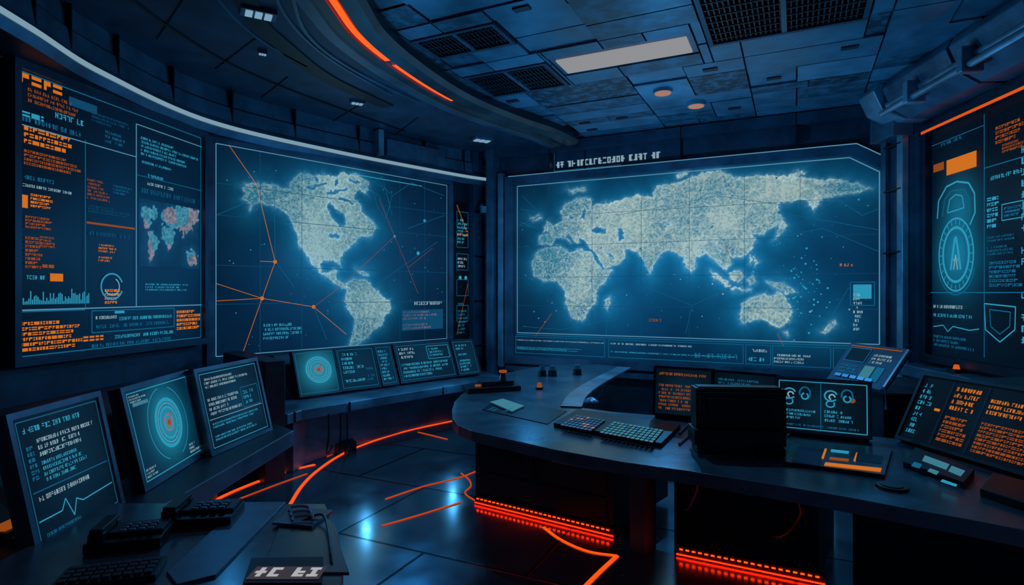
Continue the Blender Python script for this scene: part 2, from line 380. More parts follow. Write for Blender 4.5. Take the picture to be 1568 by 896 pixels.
def mapfn(S,polys,b0,b1,base,mid,glow,land,hi,holes=(),gl=.22,hot=None):
    Ps=[[S.at(x,y) for x,y in p] for p in polys]; Hs=[[S.at(x,y) for x,y in p] for p in holes]
    hots=[(S.at(x,y),r) for x,y,r in (hot or [])]
    def f(A,B):
        wa=A+(vnoise(A,B,10,3)-.5)*.035+(vnoise(A,B,30,4)-.5)*.028+(vnoise(A,B,70,14)-.5)*.012; wb=B+(vnoise(A,B,10,5)-.5)*.035+(vnoise(A,B,30,6)-.5)*.028+(vnoise(A,B,70,16)-.5)*.012
        ins=np.zeros(A.shape,bool); d=np.full(A.shape,9.0)
        for P in Ps: ins|=inside(wa,wb,P); d=np.minimum(d,segdist(wa,wb,P))
        for P in Hs: ins&=~inside(wa,wb,P); d=np.minimum(d,segdist(wa,wb,P))
        v=(B-b0)/(b1-b0); u=A/S.w
        g=np.where(ins,1,.6*np.exp(-d/gl)+.4*np.exp(-d/(gl*.3)))[:,None]
        vign=(np.exp(-(((u-.5)/.5)**2+((v-.5)/.55)**2)))[:,None]
        nz=(vnoise(A,B,1.2,11)*.6+vnoise(A,B,5,12)*.2+.6)[:,None]
        c=(npl(base)*(1-vign)+npl(mid)*vign)*nz; c=c+npl(glow)*g*.95*(.35+.65*vign)
        n1=vnoise(A,B,55,21); n2=vnoise(A,B,2.6,23); n3=vnoise(A,B,100,24); n4=vnoise(A,B,13,25)*.7+vnoise(A,B,31,26)*.3
        n5=vnoise(A,B,7,27)*.6+vnoise(A,B,17,28)*.4
        veins=np.maximum(1-np.clip(np.abs(n4-.5)*16,0,1),1-np.clip(np.abs(n5-.48)*18,0,1))
        dots=((np.sin(A*2*math.pi/.034)*np.sin(B*2*math.pi/.034))>.25)*1.0
        h=np.zeros(A.shape)
        for (cx,cy),r in hots: h=np.maximum(h,np.exp(-((A-cx)**2+(B-cy)**2)/(r*r)))
        k=np.clip(.12+(n1-.5)*.6+(n3-.5)*.45+veins*.42+dots*.12+(n2-.5)*.6+h*.48,0,1)[:,None]
        lc=npl(land)*(1-k)+npl(hi)*k
        edge=np.exp(-d/.014)[:,None]; lc=lc+npl(hi)*edge*.35
        k2=np.clip(vign+.35,0,1); lc=lc*(.6+.4*k2)
        return np.where(ins[:,None],lc,c+npl(hi)*(edge*.25))
    return f
NA=[(370,286),(380,280),(392,279),(404,282),(418,284),(432,288),(446,290),(444,280),(452,272),(470,266),(484,270),(497,267),(512,270),(528,265),(548,268),(566,281),(560,297),(548,291),(540,301),(550,312),(556,326),(566,334),(577,350),(568,362),(553,360),(545,372),(533,380),(524,388),(520,396),(524,409),(517,404),(506,398),(492,400),(489,408),(494,417),(505,420),(511,414),(517,416),(514,425),(524,432),(532,438),(528,441),(514,434),(500,424),(487,415),(478,402),(484,412),(478,404),(468,388),(457,372),(452,352),(448,337),(440,327),(430,320),(410,311),(395,312),(381,320),(385,311),(372,306),(378,296)]
SAm=[(530,434),(545,427),(562,430),(575,442),(581,452),(598,460),(600,470),(592,485),(585,497),(572,505),(563,516),(550,526),(543,536),(537,528),(542,505),(546,490),(536,475),(528,462),(531,448)]
HUD=[(504,308),(514,318),(528,330),(530,345),(520,346),(508,332),(500,318)]
NH=[HUD,[(468,287),(500,279),(502,283),(470,292)],[(500,294),(533,286),(536,290),(503,299)],[(520,301),(543,311),(541,315),(518,306)],[(486,268),(490,276),(486,281),(482,274)],[(516,270),(520,280),(515,286),(511,276)],[(505,357),(522,360),(520,366),(507,364)],[(462,275),(478,273),(478,276),(463,279)],[(535,272),(553,279),(550,283),(534,276)]]
ISL=[(545,414),(560,416),(566,421),(556,421)]
AF=[(815,402),(820,388),(836,379),(860,377),(872,385),(890,383),(904,388),(912,402),(921,415),(937,414),(929,426),(918,438),(911,450),(912,463),(903,474),(895,487),(883,491),(874,487),(868,471),(865,455),(862,441),(852,431),(832,431),(818,421)]
EU=[(826,373),(827,361),(843,360),(838,351),(850,345),(862,337),(857,326),(866,312),(882,304),(902,304),(906,316),(925,312),(950,306),(975,300),(1000,302),(1005,286),(1030,281),(1050,275),(1075,265),(1100,262),(1128,272),(1165,270),(1200,268),(1240,274),(1290,275),(1333,287),(1310,294),(1278,299),(1257,304),(1246,323),(1238,312),(1222,306),(1195,311),(1190,325),(1199,337),(1190,347),(1176,351),(1166,358),(1152,358),(1156,368),(1151,382),(1137,392),(1117,393),(1120,403),(1112,413),(1101,405),(1090,394),(1078,386),(1066,396),(1060,417),(1052,411),(1045,396),(1032,384),(1014,386),(1003,402),(996,420),(987,402),(977,384),(957,381),(958,393),(945,405),(926,412),(911,388),(900,376),(893,366),(884,362),(886,372),(880,370),(872,358),(866,360),(874,371),(864,364),(851,366),(843,375)]
EH=[[(903,353),(915,348),(928,350),(926,356),(912,359)],[(944,350),(951,349),(956,366),(948,368)],[(892,320),(897,322),(895,336),(886,336),(890,330)],[(870,331),(878,334),(876,338),(868,336)],[(925,385),(936,392),(940,398),(932,394)],[(1020,345),(1027,343),(1026,346)]]
AU=[(1133,480),(1137,466),(1155,455),(1170,449),(1180,455),(1190,446),(1200,450),(1206,463),(1214,476),(1210,491),(1195,501),(1182,497),(1170,488),(1150,490),(1137,494)]
SM=[[(926,459),(935,455),(936,466),(930,475),(925,468)],[(1090,414),(1100,420),(1118,437),(1112,438),(1096,426)],[(1116,420),(1132,414),(1140,424),(1130,434),(1119,430)],
    [(1145,428),(1152,422),(1156,434),(1148,438)],[(1172,431),(1195,433),(1218,446),(1205,449),(1184,442)],[(1199,336),(1204,345),(1196,358),(1186,366),(1190,354)],[(1276,490),(1280,497),(1262,512),(1256,508)],
    [(832,356),(838,341),(846,342),(848,354)],[(868,290),(895,287),(897,292),(875,295)],[(1190,272),(1230,262),(1234,266),(1205,276)],[(1148,390),(1153,398),(1148,404)],[(812,333),(826,329),(829,336),(816,339)],
    [(1120,441),(1150,443),(1150,446),(1121,445)],[(1154,392),(1160,402),(1156,408)],[(1200,508),(1206,507),(1204,513)],[(1250,300),(1254,312),(1244,322)],[(1035,268),(1050,262),(1056,265),(1040,272)]]
# --- back display
dB=empty('world_map_wall_display')
grid('map_surface_east',SB,-.02,4.86,.78,3.42,800,420,mapfn(SB,[AF,EU,AU]+SM,.78,3.42,(3,22,44),(7,60,100),(16,112,150),(36,116,144),(164,188,184),EH,.24,[(1080,325,1.0),(880,430,.35),(1190,300,.6),(1170,475,.35),(940,340,.6)]),dB,-.01)
m=MB('bezel')
inn=[(-.02,.78),(4.84,.78),(4.84,3.20),(4.50,3.42),(-.02,3.42)]
out=[(-.16,.66),(4.98,.66),(4.98,3.27),(4.56,3.54),(-.16,3.54)]
frame(m,SB,inn,out,-.02,.07,M_steel)
m.pl(SB,[(.01,1.1),(4.80,1.1)],.012,E_teal,.01)
m.pl(SB,[(.03,1.13),(4.80,1.13),(4.80,3.19),(4.49,3.39),(.03,3.39)],.012,E_line,.012,True)
m.pl(SB,[(4.98,.7),(4.98,3.27),(4.56,3.54),(-.1,3.54)],.012,E_line,.073)
m.build(dB)
m=MB('map_graphics')
for a in (.55,1.23,1.95,2.6,3.3,3.95): m.ln(SB,(a,1.13),(a,3.38),.005,E_dim)
for b_ in (1.55,1.98,2.45,2.9): m.ln(SB,(.03,b_),(4.79,b_),.005,E_dim)
at=SB.at
for L in ([(800,420),(850,450),(930,490),(990,440),(1060,468),(1120,440),(1180,365),(1260,350),(1345,385)],[(930,490),(928,515)],[(1060,468),(1050,510)],[(1175,360),(1170,420),(1205,440)],[(1215,475),(1270,490),(1300,440)],[(800,300),(830,330),(795,345),(835,350)],[(1190,325),(1345,352)],[(945,330),(1100,300),(1240,320)],[(990,440),(985,400)],[(797,320),(828,326),(812,345),(796,340),(826,352)],[(1275,300),(1320,330),(1345,320)],[(800,500),(860,505),(930,490)]):
    m.pl(SB,[at(*p) for p in L],.0055,E_teal)
for L in ([(820,515),(845,480)],[(1190,510),(1200,530)],[(1110,372),(1120,400)]): m.pl(SB,[at(*p) for p in L],.007,E_ord)
for i in range(190):
    a=random.uniform(.1,4.7); b_=random.uniform(1.2,3.3); m.disc(SB,(a,b_),random.choice((.004,.006,.008,.012)),random.choice((E_teal,E_teal,E_cyan,E_white)),6)
for i in range(60):
    x=1195+random.gauss(35,22); y=425+random.gauss(15,28); m.disc(SB,at(x,y),random.choice((.006,.01,.014)),E_cyan,6)
for (x0,y0,x1,y1,r,mt) in ((785,519,925,527,1,E_white),(785,530,920,541,2,E_cyan),(935,524,1060,533,1,E_white),(935,537,1130,549,1,E_cyan),(1145,533,1175,541,1,E_white),(1145,545,1175,556,1,E_cyan),(1185,541,1265,560,2,E_white),(1060,538,1130,553,1,E_teal)):
    a,b_=at(x0,y0); c,d=at(x1,y1); m.text(SB,max(a,.02),b_,c,d,r,mt,.9)
for (x0,x1) in ((785,926),(932,1138),(1142,1180),(1183,1272),(1276,1345)):
    a=max(at(x0,530)[0],.0); c=at(x1,530)[0]; m.outl(SB,a,.82,c,1.07,.008,E_teal)
a,b_=at(1302,432); c,d=at(1339,455); m.outl(SB,a,d-.1,c,b_,.01,E_teal); m.q(SB,a+.03,d-.02,c-.03,b_-.03,E_cyan)
m.text(SB,a+.03,1.28,c-.1,1.75,6,E_white,.7)
m.text(SB,*at(993,487),*at(1015,494),1,E_ord); m.text(SB,*at(1286,402),*at(1308,409),1,E_or)
m.build(dB)
tt=MB('display_title_lettering'); a,b_=at(850,262); c,d=at(1018,243)
tt.text(SB,a,3.61,c,3.73,1,E_white,1,.75,.2)
tt.ln(SB,(a-.03,3.58),(a+1.0,3.58),.008,E_teal); tt.ln(SB,(a-.03,3.58),(a-.03,3.9),.008,E_dim)
for i,vv in enumerate(tt.v): tt.v[i]=tuple(V(vv)-SB.n*.045)
tt.build()
# --- Americas display
dA=empty('world_map_wall_display'); 
grid('map_surface_west',SA,0,SA.w,1.03,3.40,560,400,mapfn(SA,[NA,SAm,ISL],1.03,3.40,(3,18,38),(7,50,86),(14,104,140),(30,104,130),(140,176,180),NH,.22,[(500,330,.5),(490,385,.5),(565,465,.4),(510,280,.4)]),dA,-.01)
m=MB('bezel'); frame(m,SA,[(0,1.03),(SA.w,1.03),(SA.w,3.40),(0,3.40)],[(-.09,.95),(SA.w+.08,.95),(SA.w+.08,3.47),(-.09,3.47)],-.02,.05,M_steel)
m.pl(SA,[(.02,1.05),(SA.w-.02,1.05),(SA.w-.02,3.38),(.02,3.38)],.010,E_line,.012,True); m.build(dA)
m=MB('map_graphics'); at=SA.at; W=SA.w
for x in (398,462,612,650): a=at(x,400)[0]; m.ln(SA,(a,1.05),(a,3.38),.006,E_dim)
for y in (1.62,2.05,2.6,2.95): m.ln(SA,(.02,y),(W-.02,y),.006,E_dim)
for L in ([(350,222),(392,282),(421,401),(401,457),(371,542)],[(330,434),(401,457),(480,470),(530,512)],[(330,461),(401,457)],[(421,401),(398,400)]): m.pl(SA,[at(*p) for p in L],.006,E_or)
for L in ([(480,470),(520,440),(604,362),(624,410),(640,450)],[(624,410),(662,380)],[(604,362),(580,305)]): m.pl(SA,[at(*p) for p in L],.005,E_ord)
for L in ([(575,272),(600,300),(592,330),(580,300),(560,285)],[(600,300),(630,280),(680,300)],[(330,330),(400,300)],[(540,300),(585,270),(600,330)],[(624,350),(680,330)],[(480,470),(500,520)],[(570,440),(670,370)],[(420,300),(421,400),(450,440)],[(568,276),(590,290),(597,315),(590,335),(578,318),(572,296),(562,284),(568,276)]): m.pl(SA,[at(*p) for p in L],.006,E_teal)
for p in ((421,401),(401,457),(480,470)): m.disc(SA,at(*p),.024,E_or,12)
for p,r in (((604,362),.02),((640,388),.03),((650,338),.025),((390,300),.02)): m.disc(SA,at(*p),r,E_cyan,10)
for i in range(80): m.disc(SA,(random.uniform(.1,W-.1),random.uniform(1.1,3.3)),random.choice((.005,.008)),E_cyan,6)
a,b_=at(615,475); c,d=at(678,503); m.q(SA,a,d,c,b_,E_dim); m.text(SA,a+.02,d+.01,c-.02,b_-.01,4,E_pink,.95)
a,b_=at(403,495); c,d=at(465,518); m.text(SA,a,d,c,b_,3,E_cyan,.8)
a,b_=at(632,460); c,d=at(678,468); m.text(SA,a,b_,c,d,1,E_white,.8)
a,b_=at(536,262); m.q(SA,a,3.30,a+1.2,3.312,E_cyan)
m.build(dA)
# --- left display
dC=empty('status_wall_display'); at=SC.at; W=SC.w
C_b0,C_b1=1.27,3.38
def cf(A,B):
    u=A/W; v=(B-C_b0)/(C_b1-C_b0); g=np.exp(-(((u-.75)/.5)**2+((v-.4)/.5)**2))[:,None]; n=(vnoise(A,B,2.5,4)*.4+.8)[:,None]
    return (npl((2,11,24))*(1-g)+npl((5,46,78))*g)*n
grid('screen_surface',SC,0,W,C_b0,C_b1,60,60,cf,dC,-.01)
m=MB('bezel'); frame(m,SC,[(0,C_b0),(W,C_b0),(W,C_b1),(0,C_b1)],[(-.05,C_b0-.06),(W+.05,C_b0-.06),(W+.05,C_b1+.06),(-.05,C_b1+.06)],-.02,.05,M_wall); m.build(dC)
m=MB('screen_graphics')
def T(x0,y0,x1,y1,r,mt,k='t',fill=.85,mb=None,S=None):
    mb=mb or m; S=S or SC
    xm=(x0+x1)/2; a0=S.at(x0,(y0+y1)/2)[0]; a1=S.at(x1,(y0+y1)/2)[0]; bt=S.at(xm,y0)[1]; bb=S.at(xm,y1)[1]
    if k=='t': mb.text(S,a0,bb,a1,bt,r,mt,fill)
    elif k=='b': mb.blocks(S,a0,bb,a1,bt,r,mt,.3,fill)
    elif k=='q': mb.q(S,a0,bb,a1,bt,mt)
    elif k=='o': mb.outl(S,a0,bb,a1,bt,.009,mt)
a1_,a2_=at(130,300)[0],at(208,300)[0]
m.ln(SC,(a1_,1.62),(a1_,3.0),.008,E_teal); m.ln(SC,(a2_,1.62),(a2_,3.28),.010,E_line)
m.ln(SC,(0,2.98),(a2_,2.98),.008,E_line); m.ln(SC,(0,1.62),(W,1.62),.010,E_line); m.ln(SC,(a2_,3.28),(W,3.28),.008,E_line); m.ln(SC,(a2_,2.82),(W,2.82),.007,E_teal)
m.outl(SC,.01,C_b0+.01,W-.01,C_b1-.01,.010,E_teal)
T(28,118,100,140,1,E_or,'b'); T(42,146,122,170,2,E_ord); T(32,174,82,186,1,E_cyan,'b'); T(84,176,130,190,1,E_cyan,'t'); T(32,188,128,200,1,E_teal,'t'); T(105,155,148,168,1,E_dim,'q')
T(36,204,132,232,2,E_or,'b'); T(36,238,126,262,3,E_ord,'b'); T(160,205,205,225,2,E_teal); T(140,180,200,196,2,E_dim)
T(36,270,82,280,1,E_teal); T(34,286,110,293,1,E_white,'t'); T(28,298,42,318,1,E_or,'q'); T(46,298,80,320,3,E_or,'b'); T(38,332,84,352,3,E_ord,'b'); T(38,362,64,412,6,E_ord,'b'); T(60,362,84,380,3,E_ord,'b')
T(64,404,90,412,1,E_ord,'b'); T(76,419,96,431,1,E_or,'q'); T(40,420,70,430,1,E_cyan)
for i in range(40):
    a=at(34,460)[0]+i*.014; m.q(SC,a,1.66,a+.009,1.66+random.uniform(.02,.06+.06*abs(math.sin(i*.5))),E_cyan)
T(133,276,170,308,4,E_ord); T(172,285,204,300,2,E_teal); T(132,344,206,347,1,E_ord,'q'); T(134,318,200,330,2,E_dim); T(150,374,182,402,4,E_or); T(136,355,200,365,1,E_dim); T(160,442,184,466,3,E_or,'b')
c=at(171,430); m.ring(SC,(c[0],c[1]-.05),.11,.014,E_cyan,20,340); m.ring(SC,(c[0],c[1]-.05),.075,.01,E_white,200,420)
T(215,222,303,262,5,E_cyan); T(225,282,265,289,1,E_white); T(226,268,250,275,1,E_cyan); T(222,434,296,446,2,E_cyan); T(215,294,300,306,1,E_dim)
T(28,490,126,536,5,E_or,'b'); T(127,512,160,524,1,E_or,'b'); T(140,474,266,505,1,E_teal,'o'); T(146,482,180,490,1,E_white); T(146,493,260,501,1,E_teal); T(175,508,265,516,1,E_cyan); T(140,520,262,528,1,E_teal); T(182,482,262,490,1,E_cyan)
T(270,474,306,505,4,E_or,'b'); T(30,473,130,477,1,E_teal,'q'); T(175,476,190,480,1,E_cyan,'q')
m.build(dC)
mini=[[(214,322),(222,316),(236,318),(244,322),(240,333),(233,338),(231,347),(225,350),(219,340),(215,330)],[(227,355),(236,358),(244,368),(240,380),(234,390),(231,402),(227,390),(226,370)],[(247,330),(252,322),(262,318),(275,315),(292,317),(305,324),(304,338),(297,345),(296,355),(288,352),(282,362),(276,350),(266,352),(258,344),(249,342)],[(249,350),(258,348),(268,355),(268,366),(262,378),(256,384),(253,368),(247,360)],[(284,388),(292,382),(302,390),(302,402),(294,408),(285,400)]]
mf=[[SC.at(*p) for p in q] for q in mini]
def mfn(A,B):
    wa=A+(vnoise(A,B,30,3)-.5)*.05; wb=B+(vnoise(A,B,30,5)-.5)*.05; ins=np.zeros(A.shape,bool); d=np.full(A.shape,9.)
    for P in mf: ins|=inside(wa,wb,P); d=np.minimum(d,segdist(wa,wb,P))
    g=np.exp(-d/.08)[:,None]; n=vnoise(A,B,60,8)[:,None]; w=vnoise(A,B,6,18)[:,None]>.55
    bg=npl((5,40,68))+npl((10,60,90))*g*.7
    return np.where(ins[:,None],np.where(w,npl((120,118,132)),npl((60,130,155)))*(.5+n*.9),bg)
a0=SC.at(213,360)[0]; a1=SC.at(306,360)[0]; grid('inset_world_map',SC,a0,min(a1,W-.02),SC.at(260,410)[1],SC.at(260,312)[1],110,80,mfn,dC,-.004)
# --- right display
dD=empty('status_wall_display'); at=SD.at; D_b0,D_b1=1.1,3.45
ec=SD.at(1464,390); eb=SD.at(1468,312)
def df(A,B):
    g=np.exp(-(((A-.35)/.6)**2+((B-2.1)/.8)**2))[:,None]; n=(vnoise(A,B,2.5,9)*.4+.8)[:,None]
    r=np.hypot((A-ec[0])/.8,B-ec[1]); g2=(np.exp(-(r/.33)**2)+.6*np.exp(-(((A-eb[0])/.22)**2+((B-eb[1])/.25)**2)))[:,None]
    return (npl((2,11,22))*(1-g)+npl((4,34,58))*g)*n+npl((18,118,148))*g2*.8
grid('screen_surface',SD,0,3.2,D_b0,D_b1,140,100,df,dD,-.01)
m=MB('bezel'); frame(m,SD,[(0,D_b0),(3.2,D_b0),(3.2,D_b1),(0,D_b1)],[(-.10,D_b0-.08),(3.3,D_b0-.08),(3.3,D_b1+.08),(-.10,D_b1+.08)],-.02,.06,M_dark)
m.sbox(SD,-.06,3.25,3.445,3.47,.06,.07,E_edge); m.build(dD)
m=MB('screen_graphics')
TD=lambda *a,**k:T(*a,mb=m,S=SD,**k)
a=at(1508,300)[0]; m.ln(SD,(a,1.15),(a,3.4),.010,E_teal); m.ln(SD,(0,1.75),(3.2,1.75),.010,E_teal); m.ln(SD,(a,2.9),(3.2,2.9),.01,E_teal); m.ln(SD,(.02,3.3),(a,3.3),.008,E_teal)
TD(1450,238,1496,262,1,E_or,'q'); TD(1430,250,1446,262,1,E_ord,'q'); TD(1525,185,1568,215,3,E_ord,'b'); TD(1535,215,1568,230,2,E_ord,'b')
TD(1440,212,1475,220,1,E_teal); 
c=ec
for r,mt,w in ((.36,E_cyan,.018),(.325,E_teal,.010),(.27,E_cyan,.028),(.215,E_teal,.010)): m.ring(SD,c,r,w,mt,ex=.72)
for k in range(24):
    t=k*math.pi/12; m.ln(SD,(c[0]+.30*.72*math.cos(t),c[1]+.30*math.sin(t)),(c[0]+.345*.72*math.cos(t),c[1]+.345*math.sin(t)),.010,E_cyan)
m.ring(SD,c,.40,.012,E_teal,200,340,.74)
m.pl(SD,[(c[0]-.075,c[1]-.15),(c[0]-.01,c[1]+.17),(c[0]+.01,c[1]+.17),(c[0]+.075,c[1]-.15)],.03,E_cyan); m.ln(SD,(c[0]-.05,c[1]-.05),(c[0]+.05,c[1]-.05),.025,E_cyan); m.pl(SD,[(c[0]-.03,c[1]-.15),(c[0],c[1]+.0),(c[0]+.03,c[1]-.15)],.014,E_white)
P=[(1436,335),(1438,308),(1450,286),(1466,278),(1484,280),(1493,296),(1494,325),(1486,344)]
m.pl(SD,[at(*p) for p in P],.018,E_cyan); P=[(1444,332),(1447,306),(1458,292),(1478,290),(1485,304),(1485,332)]
m.pl(SD,[at(*p) for p in P],.012,E_teal); P=[(1452,322),(1455,306),(1464,298),(1474,300),(1477,318),(1452,326)]; m.pl(SD,[at(*p) for p in P],.012,E_cyan,closed=True)
TD(1515,262,1568,272,1,E_cyan); TD(1512,300,1530,350,5,E_cyan,'b'); TD(1535,310,1568,335,1,E_cyan,'o'); TD(1538,314,1568,331,2,E_teal,'b'); TD(1512,358,1568,390,4,E_teal); TD(1515,398,1568,440,5,E_teal,'b')
TD(1430,466,1475,474,1,E_white); TD(1430,480,1490,488,1,E_cyan)
m.pl(SD,[at(x,y) for x,y in ((1430,500),(1445,498),(1452,508),(1460,500),(1485,506),(1500,504))],.010,E_cyan)
m.pl(SD,[at(x,y) for x,y in ((1508,465),(1556,470),(1555,505),(1532,524),(1510,505))],.012,E_cyan,closed=True)
m.pl(SD,[at(x,y) for x,y in ((1516,474),(1548,478),(1547,500),(1532,512),(1518,500))],.010,E_teal,closed=True)
TD(1430,515,1495,535,2,E_teal)
for k in range(4): m.text(SD,1.25+.5*k,1.3,1.65+.5*k,3.2,14,random.choice((E_cyan,E_teal)),.8)
m.build(dD)
# --- corner column + narrow panel + security camera
cc=MB('corner_column')
S2=Surf(A1,V((A1-A0)).normalized(),Z)
cc.sbox(S2,.12,.42,0,3.97,-.05,.02,M_dark); cc.sbox(S2,.42,.62,0,3.97,-.05,.16,M_wall); cc.sbox(SB,-.42,-.3,0,3.97,-.04,.2,M_steel); cc.sbox(SB,-.27,-.18,0.6,3.6,-.04,.1,M_light)
for z in (.9,1.6,2.3,3.0,3.6): cc.sbox(S2,.41,.63,z,z+.03,.16,.175,M_black)
cc.build(bevel=.008)
S3=Surf(S2.p(0,0,.048),S2.ex,Z)
nd=MB('narrow_status_display'); nd.sbox(S2,.13,.41,1.0,3.15,.022,.045,M_black)
for z in (1.3,1.7,2.1,2.45,2.75): nd.outl(S3,.15,z,.39,z+.25,.008,E_teal)
nd.text(S3,.16,2.5,.39,2.9,5,E_cyan,.9); nd.text(S3,.17,2.13,.39,2.3,2,E_white,.9); nd.text(S3,.16,2.62,.39,2.68,1,E_or,1); nd.text(S3,.17,1.1,.39,1.6,6,E_teal,.9)
nd.disc(S3,(.22,1.98),.03,E_cyan); nd.disc(S3,(.34,1.98),.03,E_cyan); nd.pl(S3,[(.15,3.1),(.36,2.7),(.39,2.72)],.008,E_or); nd.pl(S3,[(.15,1.1),(.3,1.6),(.39,1.9)],.007,E_ord); nd.build()
sc=MB('security_camera'); p=S2.p(.52,3.05,.2)
sc.box((p.x+.02,p.y-.03,3.1),(.05,.12,.04),M_steel); sc.cyl((p.x+.05,p.y-.13,2.98),.05,.1,M_light,16,r2=.06); sc.cyl((p.x+.05,p.y-.13,2.95),.035,.03,M_black,16); sc.build()
fb=MB('trim_3')
fb.sbox(SB,-.5,5.1,3.84,3.98,-.05,.12,M_wall)
for a in (.6,1.1,2.5,3.9): fb.sbox(SB,a,a+.012,3.56,3.98,-.05,.125 if a!=1.1 else -.03,M_black)
fb.sbox(SB,-.12,4.95,.55,.62,-.05,.12,M_steel); fb.sbox(SB,-.12,4.95,0,.55,-.05,.02,M_dark)
fb.build()
# --- right pillar, beam
rp=MB('corner_pillar')
w0=SB.p(4.98,0,0); 
pts2=[(w0.x,w0.y),(4.35,6.85),(4.33,6.45),(4.62,6.3),(5.0,6.9)]
rp.prism(pts2,0,3.97,M_wall)
rp.box((4.30,6.78,2.0),(.05,.07,3.6),M_steel,.2); rp.box((4.30,6.47,1.9),(.07,.10,3.4),M_light,0); rp.box((4.27,6.62,3.72),(.22,.42,.5),M_fasc,0)
for z in (1.1,2.2,2.9,3.4): rp.box((4.30,6.6,z),(.08,.3,.02),M_black,0)
rp.build(bevel=.006)
bm=MB('ceiling_beam')
SR=Surf((4.45,6.24,0),V((-.093,-.996,0)),Z)
prof=[(0,4.0),(.45,4.0),(.5,3.92),(.42,3.72),(.22,3.60),(0,3.60)]
def bseg(a0,a1,sc_,mt):
    bm.solid([SR.p(a0,z,c*sc_) for c,z in prof][::-1],[SR.p(a1,z,c*sc_) for c,z in prof][::-1],mt)
bseg(-.35,-.02,1.15,M_light)
x=0
for L in (1.1,.9,1.3,1.3): bseg(x,x+L-.04,1.0,M_steel if L!=.9 else M_fasc); bseg(x+L-.04,x+L,.92,M_black); x+=L
for k in range(2): bm.tube([SR.p(0,3.66+.09*k,.50-.06*k),SR.p(4.6,3.66+.09*k,.50-.06*k)],.035,M_light,8)
for k in range(5): bm.sbox(SR,.5+k*.8,.58+k*.8,3.60,3.82,.38,.56,M_light)
bm.build(bevel=.012)
# ================================================================ LEFT CONSOLES
def slab(mb,pl,z0,z1,mat,mt=None): mb.prism(pl,z0,z1,mat,mt)
nc=MB('operations_console')
slab(nc,[(-1.95,3.06),(-1.9,3.3),(-1.84,4.95),(-2.15,5.25),(-3.45,5.25),(-3.55,3.9),(-3.8,2),(-3.8,1),(-2.1,1),(-2.1,3.06)],.46,.59,M_steel,M_dark)
slab(nc,[(-2.42,1),(-2.45,3),(-2.5,5.0),(-3.35,5.15),(-3.5,3.9),(-3.7,1)],0,.46,M_dark)
nc.solid([(-2.42,1.2,.59),(-2.42,5.0,.59),(-3.3,5.0,.59),(-3.6,1.2,.59)][::-1],[(-2.62,1.2,.98),(-2.55,5.0,.98),(-3.3,5.0,.98),(-3.6,1.2,.98)][::-1],M_dark)
for y in (3.35,4.1,4.7): nc.box((-1.895,y,.525),(.05,.015,.125),M_black)
nc.build(bevel=.012)
def screen_unit(name,S,c0,c1,thick=.04,bez=.025,fr=M_steel,cx=.5,cy=.5,sg=.4):
    e=empty(name)
    m=MB('housing'); m.sbox(S,-bez,S.w+bez,-bez,S.h+bez,-thick,-.002,M_dark)
    frame(m,S,[(0,0),(S.w,0),(S.w,S.h),(0,S.h)],[(-bez,-bez),(S.w+bez,-bez),(S.w+bez,S.h+bez),(-bez,S.h+bez)],-.002,.012,fr); 
    m.build(e,bevel=.0)
    grid('screen_surface',S,0,S.w,0,S.h,36,36,bgfn(S,c0,c1,cx,cy,sg),e,.001)
    return e
S=tilted((60,845),(183,772),.62,12,(18,648),(148,605)); e=screen_unit('console_monitor',S,(4,17,30),(8,38,58),.05,.03)
m=MB('screen_graphics'); w,h=S.w,S.h
m.text(S,.06*w,.86*h,.75*w,.93*h,1,E_cyan,1); m.text(S,.2*w,.66*h,.9*w,.82*h,2,E_white,.9); m.text(S,.2*w,.46*h,.85*w,.64*h,3,E_cyan,.8); m.text(S,.1*w,.33*h,.7*w,.39*h,1,E_white); m.ln(S,(.05*w,.42*h),(.95*w,.42*h),.005,E_teal)
m.pl(S,[(.05*w,.2*h),(.3*w,.2*h),(.36*w,.28*h),(.42*w,.12*h),(.48*w,.24*h),(.55*w,.2*h),(.95*w,.22*h)],.006,E_cyan); m.outl(S,.03*w,.03*h,.97*w,.97*h,.005,E_teal); m.text(S,.1*w,.06*h,.5*w,.1*h,1,E_teal)
m.blocks(S,.08*w,.5*h,.16*w,.78*h,5,E_teal); m.build(e)
m=MB('stand'); p=S.p(w/2,0,-.06); m.box((p.x-.05,p.y,.605),(.25,.3,.03),M_dark); m.box((p.x-.06,p.y,.72),(.05,.1,.24),M_dark); m.build(e,bevel=.005)
def radar(m,S,c,R):
    for r,mt,w in ((1.32,E_teal,.03),(1.0,E_cyan,.16),(.84,E_white,.03),(.66,E_cyan,.10),(.50,E_key,.06),(.34,E_pink,.07)): m.ring(S,c,R*r,R*w,mt,off=.007)
    m.disc(S,c,R*.2,E_ord,18,off=.0072); m.ring(S,c,R*.16,R*.05,E_pink,off=.0078)
    for k in range(16):
        t=k*math.pi/8; m.ln(S,(c[0]+R*.70*math.cos(t),c[1]+R*.70*math.sin(t)),(c[0]+R*.8*math.cos(t),c[1]+R*.8*math.sin(t)),R*.035,E_cyan,.0078)
    m.ln(S,(c[0]+R*.1,c[1]+R*.1),(c[0]+R*.3,c[1]+R*.5),R*.05,E_ord,.008)
S=tilted((222,745),(312,690),.62,13,(180,600),(288,575)); e=screen_unit('radar_display',S,(5,38,60),(30,140,168),.05,.03,M_steel,.52,.52,.33)
m=MB('screen_graphics'); w,h=S.w,S.h; radar(m,S,(.52*w,.52*h),.27*h)
m.ring(S,(.52*w,.52*h),.42*h,.005,E_cyan,100,250); m.ring(S,(.52*w,.52*h),.42*h,.005,E_cyan,290,430)
for (a,b_,c,d) in ((.05,.86,.3,.95),(.75,.05,.95,.18),(.05,.05,.22,.16)): m.text(S,a*w,b_*h,c*w,d*h,2,E_white,.9)
